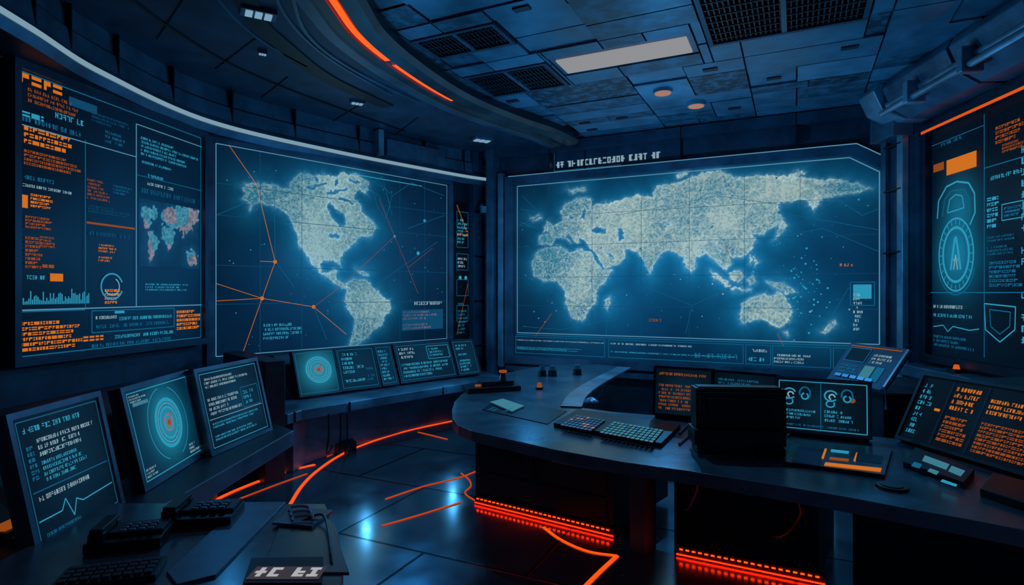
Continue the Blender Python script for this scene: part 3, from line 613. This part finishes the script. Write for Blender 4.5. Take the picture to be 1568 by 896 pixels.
m.q(S,.08*w,.82*h,.3*w,.86*h,E_key); m.outl(S,.03*w,.03*h,.97*w,.97*h,.006,E_cyan); m.build(e)
S=tilted((325,692),(412,655),.62,13,(297,570),(390,555)); e=screen_unit('console_monitor',S,(4,20,36),(8,48,74),.05,.03)
m=MB('screen_graphics'); w,h=S.w,S.h
m.text(S,.08*w,.72*h,.92*w,.92*h,3,E_white,.9); m.text(S,.08*w,.42*h,.6*w,.66*h,3,E_white,.85); m.outl(S,.62*w,.4*h,.93*w,.68*h,.006,E_teal); m.text(S,.65*w,.43*h,.92*w,.64*h,2,E_cyan)
m.text(S,.08*w,.1*h,.9*w,.34*h,4,E_cyan,.9); m.outl(S,.03*w,.03*h,.97*w,.97*h,.005,E_cyan); m.ln(S,(.05*w,.38*h),(.95*w,.38*h),.004,E_white); m.build(e)
# far console
fc=MB('operations_console')
front=[(-2.12,5.55),(-2.06,5.75),(-1.35,6.59),(-.33,7.72),(-.15,8.1)]
slab(fc,front+[(-.5,8.8),(-1.0,8.75),(-3.1,6.35),(-2.9,5.6)],.50,.60,M_steel,M_steel)
slab(fc,[(-2.12,5.7),(-2.1,5.97),(-1.78,6.7),(-1.35,7.4),(-.75,8.15),(-.5,8.7),(-1.0,8.75),(-3.05,6.35),(-2.9,5.8)],0,.5,M_steel)
fc.solid([(-2.36,6.30,.6),(-1.58,7.08,.6),(-.42,8.38,.6),(-.5,8.75,.6),(-1.0,8.75,.6),(-3.05,6.35,.6)],[(-2.62,6.45,1.06),(-1.75,7.28,1.06),(-.58,8.52,1.06),(-.6,8.75,1.06),(-1.0,8.75,1.06),(-3.05,6.40,1.06)],M_dark)
fc.prism([(-2.12,5.5),(-2.25,5.35),(-3.05,6.2),(-2.95,6.4)],0,1.12,M_dark)
for i in range(len(front)-1):
    a=V(front[i]); b_=V(front[i+1]); d=b_-a
    p=a+d*.5; fc.box((p.x,p.y,.55),(.015,.03,.104),M_black,math.atan2(d.y,d.x))
fc.build(bevel=.01)
for (bl,br,tl,tr,kind) in (((460,607),(521,599),(449,541),(513,534),'r'),((525,598),(582,591),(517,535),(577,530),'t'),((587,590),(609,587),(580,530),(604,528),'s'),((615,586),(700,575),(611,528),(697,522),'t2'),((704,575),(735,571),(702,522),(728,520),'s')):
    S=tilted(bl,br,.64,22,tl,tr); e=screen_unit('radar_display' if kind=='r' else 'console_monitor',S,(5,30,50),(34,140,165) if kind=='r' else (7,40,62),.04,.015,M_dark,.55 if kind=='r' else .5,.55 if kind=='r' else .5,.4)
    m=MB('screen_graphics'); w,h=S.w,S.h; m.outl(S,.03*w,.04*h,.97*w,.96*h,.007,E_teal)
    if kind=='r': radar(m,S,(.55*w,.55*h),.29*h)
    elif kind=='t': m.text(S,.1*w,.15*h,.7*w,.9*h,5,E_cyan,.8); m.text(S,.7*w,.15*h,.95*w,.5*h,3,E_teal)
    elif kind=='s': m.text(S,.12*w,.1*h,.9*w,.9*h,6,E_cyan,.9)
    else: m.text(S,.06*w,.6*h,.5*w,.92*h,2,E_white,.9); m.text(S,.06*w,.1*h,.9*w,.5*h,3,E_cyan,.9); m.outl(S,.55*w,.55*h,.95*w,.9*h,.007,E_cyan); m.text(S,.58*w,.6*h,.92*w,.86*h,2,E_cyan)
    m.build(e)
# foreground desk
fd=MB('foreground_console_desk')
out=[(-2.08,.9),(-2.08,3.04),(-1.5,3.04),(-.97,3.02),(-.8,2.7),(-.66,2.3),(-.56,1.8),(-.5,.9)]
slab(fd,out,.60,.66,M_steel,M_desk); slab(fd,[(-2.05,.9),(-2.05,2.9),(-1.1,2.9),(-.85,2.5),(-.7,2.1),(-.6,.9)],0,.6,M_dark)
slab(fd,poly([(372,772),(438,772),(330,885),(270,900),(255,880)],.66)[::1],.655,.672,M_steel,M_steel)
slab(fd,poly([(440,774),(498,774),(535,880),(400,880)],.66),.655,.668,M_desk,M_desk)
fd.tube(catmull([(-.99,2.75,.675),(-.9,2.78,.70),(-.82,2.62,.69),(-.72,2.35,.672),(-.63,2.2,.5),(-.61,2.1,.2),(-.6,2.05,.01)],6),.007,M_black,6)
fd.build(bevel=.006)
def phone(px,py,rot,s=1.0):
    p=onz(px,py,.66); m=MB('desk_phone'); c,sn=math.cos(rot),math.sin(rot)
    L=lambda a,b_:(p.x+(a*c-b_*sn)*s,p.y+(a*sn+b_*c)*s)
    def bx(a,b_,z,sx,sy,sz,mt): q=L(a,b_); m.box((q[0],q[1],z),(sx*s,sy*s,sz),mt,rot)
    bx(0,0,.685,.32,.22,.045,M_black); bx(0,.03,.715,.30,.14,.02,M_dark)
    for i in range(4):
        for j in range(3): bx(-.02+i*.04,-.04+j*.035,.73,.028,.022,.014,M_steel)
    bx(-.11,.0,.745,.055,.2,.035,M_black); bx(-.11,.085,.725,.065,.04,.04,M_black); bx(-.11,-.085,.725,.065,.04,.04,M_black)
    m.build(bevel=.004)
phone(310,797,.15); phone(200,832,.25,.9)
m=MB('keyboard'); p=onz(170,885,.66)
m.box((p.x,p.y,.674),(.34,.17,.024),M_black,.3)
for i in range(9):
    for j in range(4): a=-.14+i*.035;b_=-.055+j*.036; m.box((p.x+a*math.cos(.3)-b_*math.sin(.3),p.y+a*math.sin(.3)+b_*math.cos(.3),.69),(.027,.028,.012),M_dark,.3)
m.build(bevel=.002)
m=MB('toggle_switch_row')
p=onz(465,795,.668); m.box((p.x,p.y,.676),(.20,.2,.012),M_steel,-.2)
for k in range(3):
    q=V((p.x-.04+.03*k,p.y+.06-.06*k,0)); m.tube(catmull([(q.x-.045,q.y-.02,.69),(q.x-.045,q.y+.006,.70),(q.x,q.y+.016,.702),(q.x+.04,q.y+.006,.70),(q.x+.045,q.y-.012,.69)],3),.007,M_light,8)
m.build()
m=MB('illuminated_label_panel'); pl4=poly([(372,905),(385,866),(495,864),(492,905)],.66)
m.prism(pl4,.672,.69,M_dark); o=V((*pl4[0],.692)); S=Surf(o,V((*pl4[3],.692))-o,V((*pl4[1],.692))-o-(V((*pl4[3],.692))-o).normalized()*((V((*pl4[1],.692))-o).dot((V((*pl4[3],.692))-o).normalized())))
m.q(S,.0,.02,.27,.12,emis('label_backing',(58,52,60)),.001); m.text(S,.015,.03,.265,.11,1,emis('label_white',(170,172,175)),1,.9,.26); m.build()
m=MB('indicator_lamp'); p=onz(14,822,.59); m.box((p.x,p.y,.615),(.1,.14,.04),M_dark); m.box((p.x+.0,p.y,.645),(.05,.1,.03),E_ord); m.build()
m=MB('power_box'); p=onz(512,690,0); m.box((p.x,p.y,.05),(.42,.28,.1),M_black,.5); m.box((p.x,p.y,.105),(.3,.16,.02),M_dark,.5)
for (x0,dx) in ((506,0),(524,.1),(534,.18)):
    q=onz(x0,632,.56); m.tube(catmull([(q.x,q.y-.06,.56),(q.x+.01,q.y-.09,.35),(q.x-.03,q.y-.02,.15),(p.x+dx,p.y,.08)],5),.008,M_black,6)
m.build()
# ================================================================ FLOOR LIGHT INLAYS
m=MB('floor_led_inlay')
for L,w,mt in (([(322,770),(360,752),(400,736),(440,722),(482,712)],.017,E_floor),([(352,770),(420,744),(470,726)],.007,E_floord),([(443,775),(462,745),(485,722),(520,698),(560,680),(620,661),(692,645)],.014,E_floor),([(500,700),(560,672),(620,655)],.010,E_floord),([(590,765),(650,745),(700,733),(735,720)],.008,E_floord),([(585,806),(640,790),(705,770)],.008,E_floord),
            ([(706,725),(718,735),(721,745),(712,756),(732,770)],.006,E_floord),([(640,662),(685,673)],.010,E_floord),([(832,808),(860,828),(900,845),(945,852)],.010,E_floor),([(945,852),(920,875),(890,905)],.014,E_floor)):
    P=[onz(x,y,.0) for x,y in L]; P=catmull([(p.x,p.y) for p in P],5) if len(P)>2 else [(p.x,p.y) for p in P]
    m.sweep(P,[(-w,0.001),(-w,.006),(w,.006),(w,.001)],mt)
m.build()
# ================================================================ CENTRAL DESK
DK=empty('control_desk')
dk=MB('desk_body')
fr=[(692,628),(693,641),(702,652),(722,660),(780,673),(850,689),(950,707),(1060,722),(1200,745),(1300,762),(1400,781),(1480,795),(1568,812),(1720,842)]
bk=[(1720,765),(1568,728),(1470,700),(1375,672),(1330,668),(1190,655),(1003,636),(930,630),(868,622),(868,610),(900,588),(940,570),(952,562),(915,558),(870,558),(820,562),(775,571),(745,586),(712,600),(696,615)]
slab(dk,poly(fr+bk,.76),.685,.76,M_deskedge,M_desk)
rim=[(onz(x,y,.76).x,onz(x,y,.76).y) for x,y in ((862,624),(875,605),(905,585),(948,563))]
dk.sweep(catmull(rim,6),[(-.02,.76),(-.02,.772),(.16,.772),(.16,.76)],M_light)
dk.prism([(-.304,4.89),(.73,4.21),(1.3,4.9),(.3,5.7)],0.05,.69,M_dark); dk.prism([(-.26,4.93),(.72,4.28),(1.2,4.9),(.3,5.6)],0,.05,M_black)
dk.prism([(.80,3.98),(.88,3.9),(.98,4.0),(.90,4.08)],0,.69,M_wall)
dk.prism([(1.09,3.95),(1.85,3.55),(2.3,4.2),(1.5,4.7)],0,.69,M_black)
dk.prism([(2.0,3.45),(3.2,2.9),(3.6,3.6),(2.5,4.1)],0,.69,M_black)
SP=Surf((-.304,4.89,0),(1.034,-.68,0),Z); 
dk.sbox(SP,.08,.56,.30,.62,0,.012,M_dark); dk.sbox(SP,.64,1.18,.30,.62,0,.012,M_dark); dk.sbox(SP,.08,1.18,.1,.27,0,.012,M_dark)
dk.sbox(SP,.22,.48,.50,.53,.012,.04,M_steel); dk.sbox(SP,.24,.46,.42,.5,.012,.02,M_black); dk.sbox(SP,.75,1.1,.47,.50,.012,.045,M_light)
dk.tube(catmull([onz(1070,738,.69),onz(1066,755,.6),onz(1056,775,.5),onz(1050,782,.48)],5),.006,M_steel,6)
dk.tube(catmull([onz(1218,755,.69),onz(1225,790,.5),onz(1195,822,.3),onz(1160,815,.2),onz(1170,850,.1)],6),.006,M_black,6)
dk.build(DK,bevel=.012)
m=MB('under_desk_led_strip')
for (p0,p1) in (((-.31,4.86),(.72,4.18)),((1.09,3.90),(1.86,3.49))):
    a=V((*p0,0)); b_=V((*p1,0)); S=Surf(a,b_-a,Z); L=(b_-a).length
    m.sbox(S,0,L,.0,.07,-.03,-.006,M_dark); m.sbox(S,0,L,.010,.017,-.006,0,E_red)
    k=.02
    while k<L-.03: m.sbox(S,k,k+.022,.045,.053,-.006,0,E_redd); k+=.04
m.build(DK)
def deskpad(name,pxs,z0,h,mat,mtop=None):
    m=MB(name); m.prism(poly(pxs,z0),z0,z0+h,mat,mtop); return m
m=deskpad('desk_mat',[(738,628),(760,612),(868,630),(838,650)],.761,.004,M_black); m.build()
m=deskpad('notepad',[(750,618),(770,613),(803,624),(784,633)],.766,.016,M_key,E_key); m.text(Surf(onz(784,633,.784),onz(803,624,.784)-onz(784,633,.784),V((-1,.3,0))),.02,.05,.2,.25,3,E_teal); m.build(bevel=.003)  # pad top and writing emit, their brightness is put into the material
kp=[(848,654),(885,632),(1042,656),(1012,686)]; m=deskpad('keyboard_console',kp,.761,.03,M_dark,M_black)
O=onz(*kp[0],.791); R=onz(*kp[3],.791); Bk=onz(*kp[1],.791); S=Surf(O,R-O,(Bk-O)); ex=S.ex; eyv=(Bk-O)-ex*(Bk-O).dot(ex); S=Surf(O,ex,eyv); W=(R-O).length; H=min(eyv.length,.45)
sh=(Bk-O).dot(ex)/eyv.length
def key(a0,a1,b0,b1,mt):
    q=[(a0+b0*sh,b0),(a1+b0*sh,b0),(a1+b1*sh,b1),(a0+b1*sh,b1)]; m.solid([S.p(a,b_,0) for a,b_ in q],[S.p(a,b_,.012) for a,b_ in q],M_dark,mt)
nk=22
for i in range(nk):
    for j in range(6):
        a=.04+i*(W-.10)/nk; b_=.04+j*(H-.08)/6
        if 8<=i<=9: continue
        key(a,a+(W-.1)/nk*.8,b_,b_+(H-.08)/6*.75,(M_key if random.random()<.75 else E_pink) if i<8 else (E_key if random.random()<.8 else M_key))
m.build()
m=MB('computer_mouse'); p=onz(905,616,.761)
for i in range(5): r=.07*math.cos(i/5*1.4); m.cyl((p.x,p.y,.761+i*.009),r,.009,M_light if i>2 else M_steel,18,r2=.07*math.cos((i+1)/5*1.4))
m.build()
m=MB('joystick_controller'); p=onz(752,598,.76); m.box((p.x,p.y,.787),(.55,.26,.05),M_black,.35); m.box((p.x+.05,p.y+.02,.83),(.34,.14,.06),M_dark,.35)
m.cyl((p.x+.12,p.y,.85),.035,.09,M_black,14,r2=.025); m.cyl((p.x+.12,p.y,.94),.04,.025,E_ord,14); m.box((p.x-.12,p.y-.06,.82),(.08,.03,.02),E_ord,.3); m.build(bevel=.006)
for (x,y) in ((830,576),(846,576),(884,574)):
    m=MB('desk_knob'); p=onz(x,y,.761); m.cyl((p.x,p.y,.761),.055,.07,M_black,16,r2=.045); m.cyl((p.x,p.y,.831),.035,.05,M_steel,16); m.build()
m=MB('warning_beacon'); p=onz(826,596,.761); m.cyl((p.x,p.y,.761),.04,.02,M_dark,16); m.cyl((p.x,p.y,.781),.028,.045,E_ord,16,r2=.02); m.build()
for (x,y,dx) in ((1040,664,14),(1205,668,20),(1040,680,16)):
    m=MB('pen'); a=onz(x,y,.77); b_=onz(x+dx,y-14,.77); m.tube([a,a.lerp(b_,.9),b_],.008,M_light,8); m.build()
# boxy black unit seen from behind
m=MB('desk_monitor'); y=3.68
th=-.10; c,s_=math.cos(th),math.sin(th)
SM_=Surf((1.145,y-.03,.762),(c,s_,0),(0,.03,1)); 
m.sbox(SM_,.0,.54,.15,.392,-.16,.0,M_black); m.sbox(SM_,.015,.525,.17,.37,0,.03,M_black); m.sbox(SM_,.06,.47,.20,.34,.03,.06,M_black)
m.sbox(SM_,.02,.52,.385,.40,-.14,-.02,M_dark)
for k in range(8): m.sbox(SM_,.1,.43,.21+k*.016,.215+k*.016,.06,.064,M_dark)
m.sbox(SM_,-.02,.52,.05,.145,-.16,.05,M_black); m.sbox(SM_,.0,.48,.0,.05,-.14,.03,M_black); m.sbox(SM_,-.0,.50,.10,.112,.05,.058,M_dark); m.text(SM_,.02,.02,.24,.035,1,E_teal,)
p=SM_.p(.42,0,.06); m.box((p.x,p.y,.79),(.16,.08,.05),M_black,th)
m.build(bevel=.006)
m=deskpad('control_tablet',[(1200,712),(1216,678),(1366,692),(1354,733)],.761,.02,M_dark,M_desk)
def dq(mb,pxs,z,h,mt): mb.prism(poly(pxs,z),z,z+h,mt)
for q,mt in (([(1212,706),(1222,684),(1262,689),(1252,714)],E_navy),([(1262,713),(1264,709),(1350,718),(1348,723)],E_or),([(1270,704),(1271,701),(1300,704),(1299,707)],E_ord),([(1310,705),(1312,694),(1352,699),(1350,711)],E_navy),([(1258,702),(1263,688),(1266,688),(1261,703)],E_or),([(1307,706),(1311,694),(1313,694),(1310,707)],E_or),([(1272,692),(1273,689),(1300,692),(1299,695)],E_cyan)):
    dq(m,q,.781,.004,mt)
m.build()
m=deskpad('handheld_device',[(1383,716),(1402,693),(1492,728),(1476,749)],.761,.034,M_black,M_dark)
for q,mt in (([(1412,706),(1416,698),(1454,712),(1449,720)],E_key),([(1452,722),(1457,714),(1478,722),(1471,730)],E_key),([(1395,714),(1400,708),(1412,712),(1408,718)],E_teal),([(1420,722),(1424,718),(1438,723),(1434,728)],E_key),([(1440,738),(1443,735),(1466,743),(1464,746)],E_cyan)):
    dq(m,q,.795,.004,mt)
m.build(bevel=.003)
m=MB('charging_puck'); p=onz(1366,747,.761); m.cyl((p.x,p.y,.761),.075,.012,M_black,28,r2=.07); m.cyl((p.x,p.y,.773),.05,.004,M_dark,28); m.build()
m=MB('equipment_case'); m.prism(poly([(1500,760),(1520,735),(1600,755),(1590,790)],.761),.761,.80,M_black); m.build(bevel=.006)
# rear bank of monitors on desk
bank=empty('desk_monitor_bank'); bb_=MB('mounting_base')
for (bl,br,tl,tr,kind) in (((1003,632),(1088,640),(1005,563),(1090,569),'o'),((1092,641),(1186,653),(1092,570),(1187,577),'b'),((1190,655),(1331,669),(1190,579),(1343,590),'f')):
    S=tilted(bl,br,.80,8,tl,tr); e=screen_unit('desk_display',S,(5,18,30),(8,38,56),.04,.018,M_steel if kind=='f' else M_dark); e.parent=bank
    m=MB('screen_graphics'); w,h=S.w,S.h
    if kind=='o': m.text(S,.06*w,.08*h,.95*w,.92*h,7,E_ord,.9); m.text(S,.06*w,.85*h,.5*w,.93*h,1,E_ord)
    elif kind=='b': m.text(S,.06*w,.6*h,.95*w,.9*h,3,E_teal,.9); m.blocks(S,.1*w,.1*h,.9*w,.5*h,3,E_navy)
    else:
        m.ln(S,(.49*w,.05*h),(.49*w,.95*h),.005,E_teal); m.outl(S,.02*w,.03*h,.98*w,.97*h,.006,E_cyan)
        for cx in (.14,.60):
            c=(cx*w,.72*h)
            m.ring(S,c,.10*h,.010,E_cyan,20,320,1.1); m.ring(S,(c[0]+.02*h,c[1]-.02*h),.05*h,.010,E_white,0,250); m.ring(S,(c[0]-.01*h,c[1]-.16*h),.06*h,.009,E_cyan,90,400,1.2)
            m.ring(S,(c[0]+.28*h,c[1]+.02*h),.12*h,.010,E_teal,-60,200,.8); m.ring(S,(c[0]+.28*h,c[1]-.04*h),.06*h,.010,E_cyan,100,420)
        m.disc(S,(.83*w,.66*h),.018,E_ord,8); m.text(S,.05*w,.2*h,.45*w,.42*h,2,E_cyan); m.text(S,.53*w,.2*h,.95*w,.45*h,2,E_cyan); m.text(S,.05*w,.07*h,.9*w,.13*h,1,E_teal)
    m.build(e)
    bb_.sbox(S,0,S.w,-.035,-.02,-.10,.0,M_dark)
bb_.build(bank)
# right slanted text displays on plinth
S=tilted((1377,668),(1640,745),.80,27,(1412,575),None); S.h=min(S.h,.5)
e=screen_unit('slanted_console_display',S,(4,9,15),(6,20,32),.06,.02,M_dark)
m=MB('screen_graphics'); w,h=S.w,S.h; at=S.at
c1,c2,c3=at(1440,640)[0],at(1495,650)[0],at(1560,660)[0]
for c in (c1,c2): m.ln(S,(c,.02*h),(c,.98*h),.012,E_navy)
m.text(S,.03*w,.08*h,c1-.03,.9*h,6,E_cyan,.55); m.text(S,c1+.03,.55*h,c2-.02,.93*h,3,E_or,.9); m.blocks(S,c1+.03,.08*h,c2-.03,.48*h,5,E_ord,.3,.9); m.q(S,c1-.06,.5*h,c1-.02,.54*h,E_or)
m.text(S,c2+.03,.6*h,c3+.1,.92*h,3,E_or,.9); m.blocks(S,c2+.03,.06*h,c3+.2,.5*h,6,E_ord,.3,.95); m.text(S,c3+.12,.3*h,w*.98,.9*h,6,E_ord,.8); m.build(e)
m=MB('plinth'); a=S.p(0,-.02,-.06); b_=S.p(S.w,-.02,-.06); a2=S.p(-.02,S.h,-.07); b2=S.p(S.w,S.h,-.07)
m.prism([(a.x,a.y),(b_.x,b_.y),(3.95,b_.y),(4.0,a.y+.3)],0.0,.78,M_dark)
m.solid([(a.x+.03,a.y,.78),(b_.x+.03,b_.y,.78),(3.95,b_.y,.78),(3.98,a.y+.25,.78)],[(a2.x,a2.y,a2.z),(b2.x,b2.y,b2.z),(3.95,b2.y,a2.z),(3.98,a2.y+.25,a2.z)],M_dark)
m.build(e,bevel=.008)
# return console with key panel
S=tilted((1272,577),(1347,592),.98,38,(1300,525),(1398,545)); e=empty('key_panel_console')
m=MB('panel'); w,h=S.w,S.h; m.sbox(S,-.03,w+.03,-.03,h+.03,-.05,.0,M_steel,M_wall)
m.q(S,.02,.55*h,.45*w,.95*h,E_navy); m.outl(S,.02,.55*h,.45*w,.95*h,.01,E_teal); m.q(S,.52*w,.08*h,.72*w,.48*h,E_key); m.q(S,.75*w,.08*h,.9*w,.48*h,E_teal); m.text(S,.55*w,.55*h,.95*w,.95*h,3,E_white,.9)
m.blocks(S,.05*w,.08*h,.45*w,.45*h,3,E_teal)
for i in range(5): m.sbox(S,.04+i*.09,.11+i*.09,.02,.05,0,.012,M_light)
m.pl(S,[(0,h),(w,h)],.012,E_ord); m.build(e)
m=MB('body'); q=[S.p(0,0,-.05),S.p(w,0,-.05)]; 
m.prism([(q[0].x,q[0].y),(q[1].x,q[1].y),(3.95,q[1].y),(3.95,q[0].y+.4),(q[0].x+.3,q[0].y+.4)],0,.92,M_dark); m.build(e,bevel=.01)
m=MB('edge_rail'); m.tube([V((q[1].x,q[1].y-.04,.80)),S.p(w+.05,0,.0),S.p(w+.05,h+.02,.0)],.018,M_light,8); m.build(e)
sl_=MB('trim_4'); sl_.sbox(SD,-.2,4.5,.86,.98,-.06,.25,M_steel); sl_.sbox(SD,-.2,4.5,0,.86,-.06,.12,M_dark); sl_.build(bevel=.01)
m=MB('console_indicator_lamp'); p=SD.p(.6,1.02,.12); m.box((p.x,p.y,1.0),(.12,.12,.03),M_dark); m.cyl((p.x,p.y,1.015),.03,.04,E_edge,14,r2=.02); m.build()
# ================================================================ LIGHTS
def point(n,loc,e_,col,r=0.0):
    l=bpy.data.lights.new(n,'POINT'); l.energy=e_; l.color=col; l.shadow_soft_size=r; o=bpy.data.objects.new(n,l); o.location=loc; scene.collection.objects.link(o)
def spot(n,loc,tgt,e_,col,ang=120,blend=.8):
    l=bpy.data.lights.new(n,'SPOT'); l.energy=e_; l.color=col; l.spot_size=math.radians(ang); l.spot_blend=blend; l.shadow_soft_size=0
    o=bpy.data.objects.new(n,l); o.location=loc; o.rotation_euler=(V(tgt)-V(loc)).to_track_quat('-Z','Y').to_euler(); scene.collection.objects.link(o)
BL=(.045,.42,1.0); BC=(.10,.55,1.0)
p=SB.p(2.6,2.4,1.6); point('display_glow_east',tuple(p),46,BL)
p=SB.p(.8,2.2,1.3); point('display_glow_centre',tuple(p),16,BL)
p=SA.p(1.7,2.2,1.3); point('display_glow_west',tuple(p),26,BL)
p=SC.p(1.0,2.2,1.0); point('display_glow_left',tuple(p),6,BL)
p=SD.p(.6,2.6,.9); point('display_glow_right',tuple(p),12,BL)
point('floor_highlight_fill',(-1.55,6.25,.78),3.0,BC); point('floor_highlight_fill',(-.72,7.15,.78),3.0,BC)  # added unseen lamps before the far console, for blue highlights on the floor
pc=P0+e1*((lu0+lu1)/2)+e2*((lv0+lv1)/2); spot('panel_light',(pc.x,pc.y,3.9),(pc.x-.3,pc.y-.3,0),85,BC,140)
spot('floor_light',(-1.0,6.4,3.8),(-.9,5.6,0),40,BC,90)
w=bpy.data.worlds.new('World'); scene.world=w; w.use_nodes=True
w.node_tree.nodes['Background'].inputs['Color'].default_value=(.010,.055,.12,1); w.node_tree.nodes['Background'].inputs['Strength'].default_value=.5
# ================================================================ CAMERA
cam=bpy.data.cameras.new('camera'); cam.sensor_width=36; cam.lens=FP/1568*36; cam.clip_start=.05
co=bpy.data.objects.new('camera',cam); co.location=(0,0,CH); co.rotation_euler=(math.pi/2,0,0); scene.collection.objects.link(co); scene.camera=co
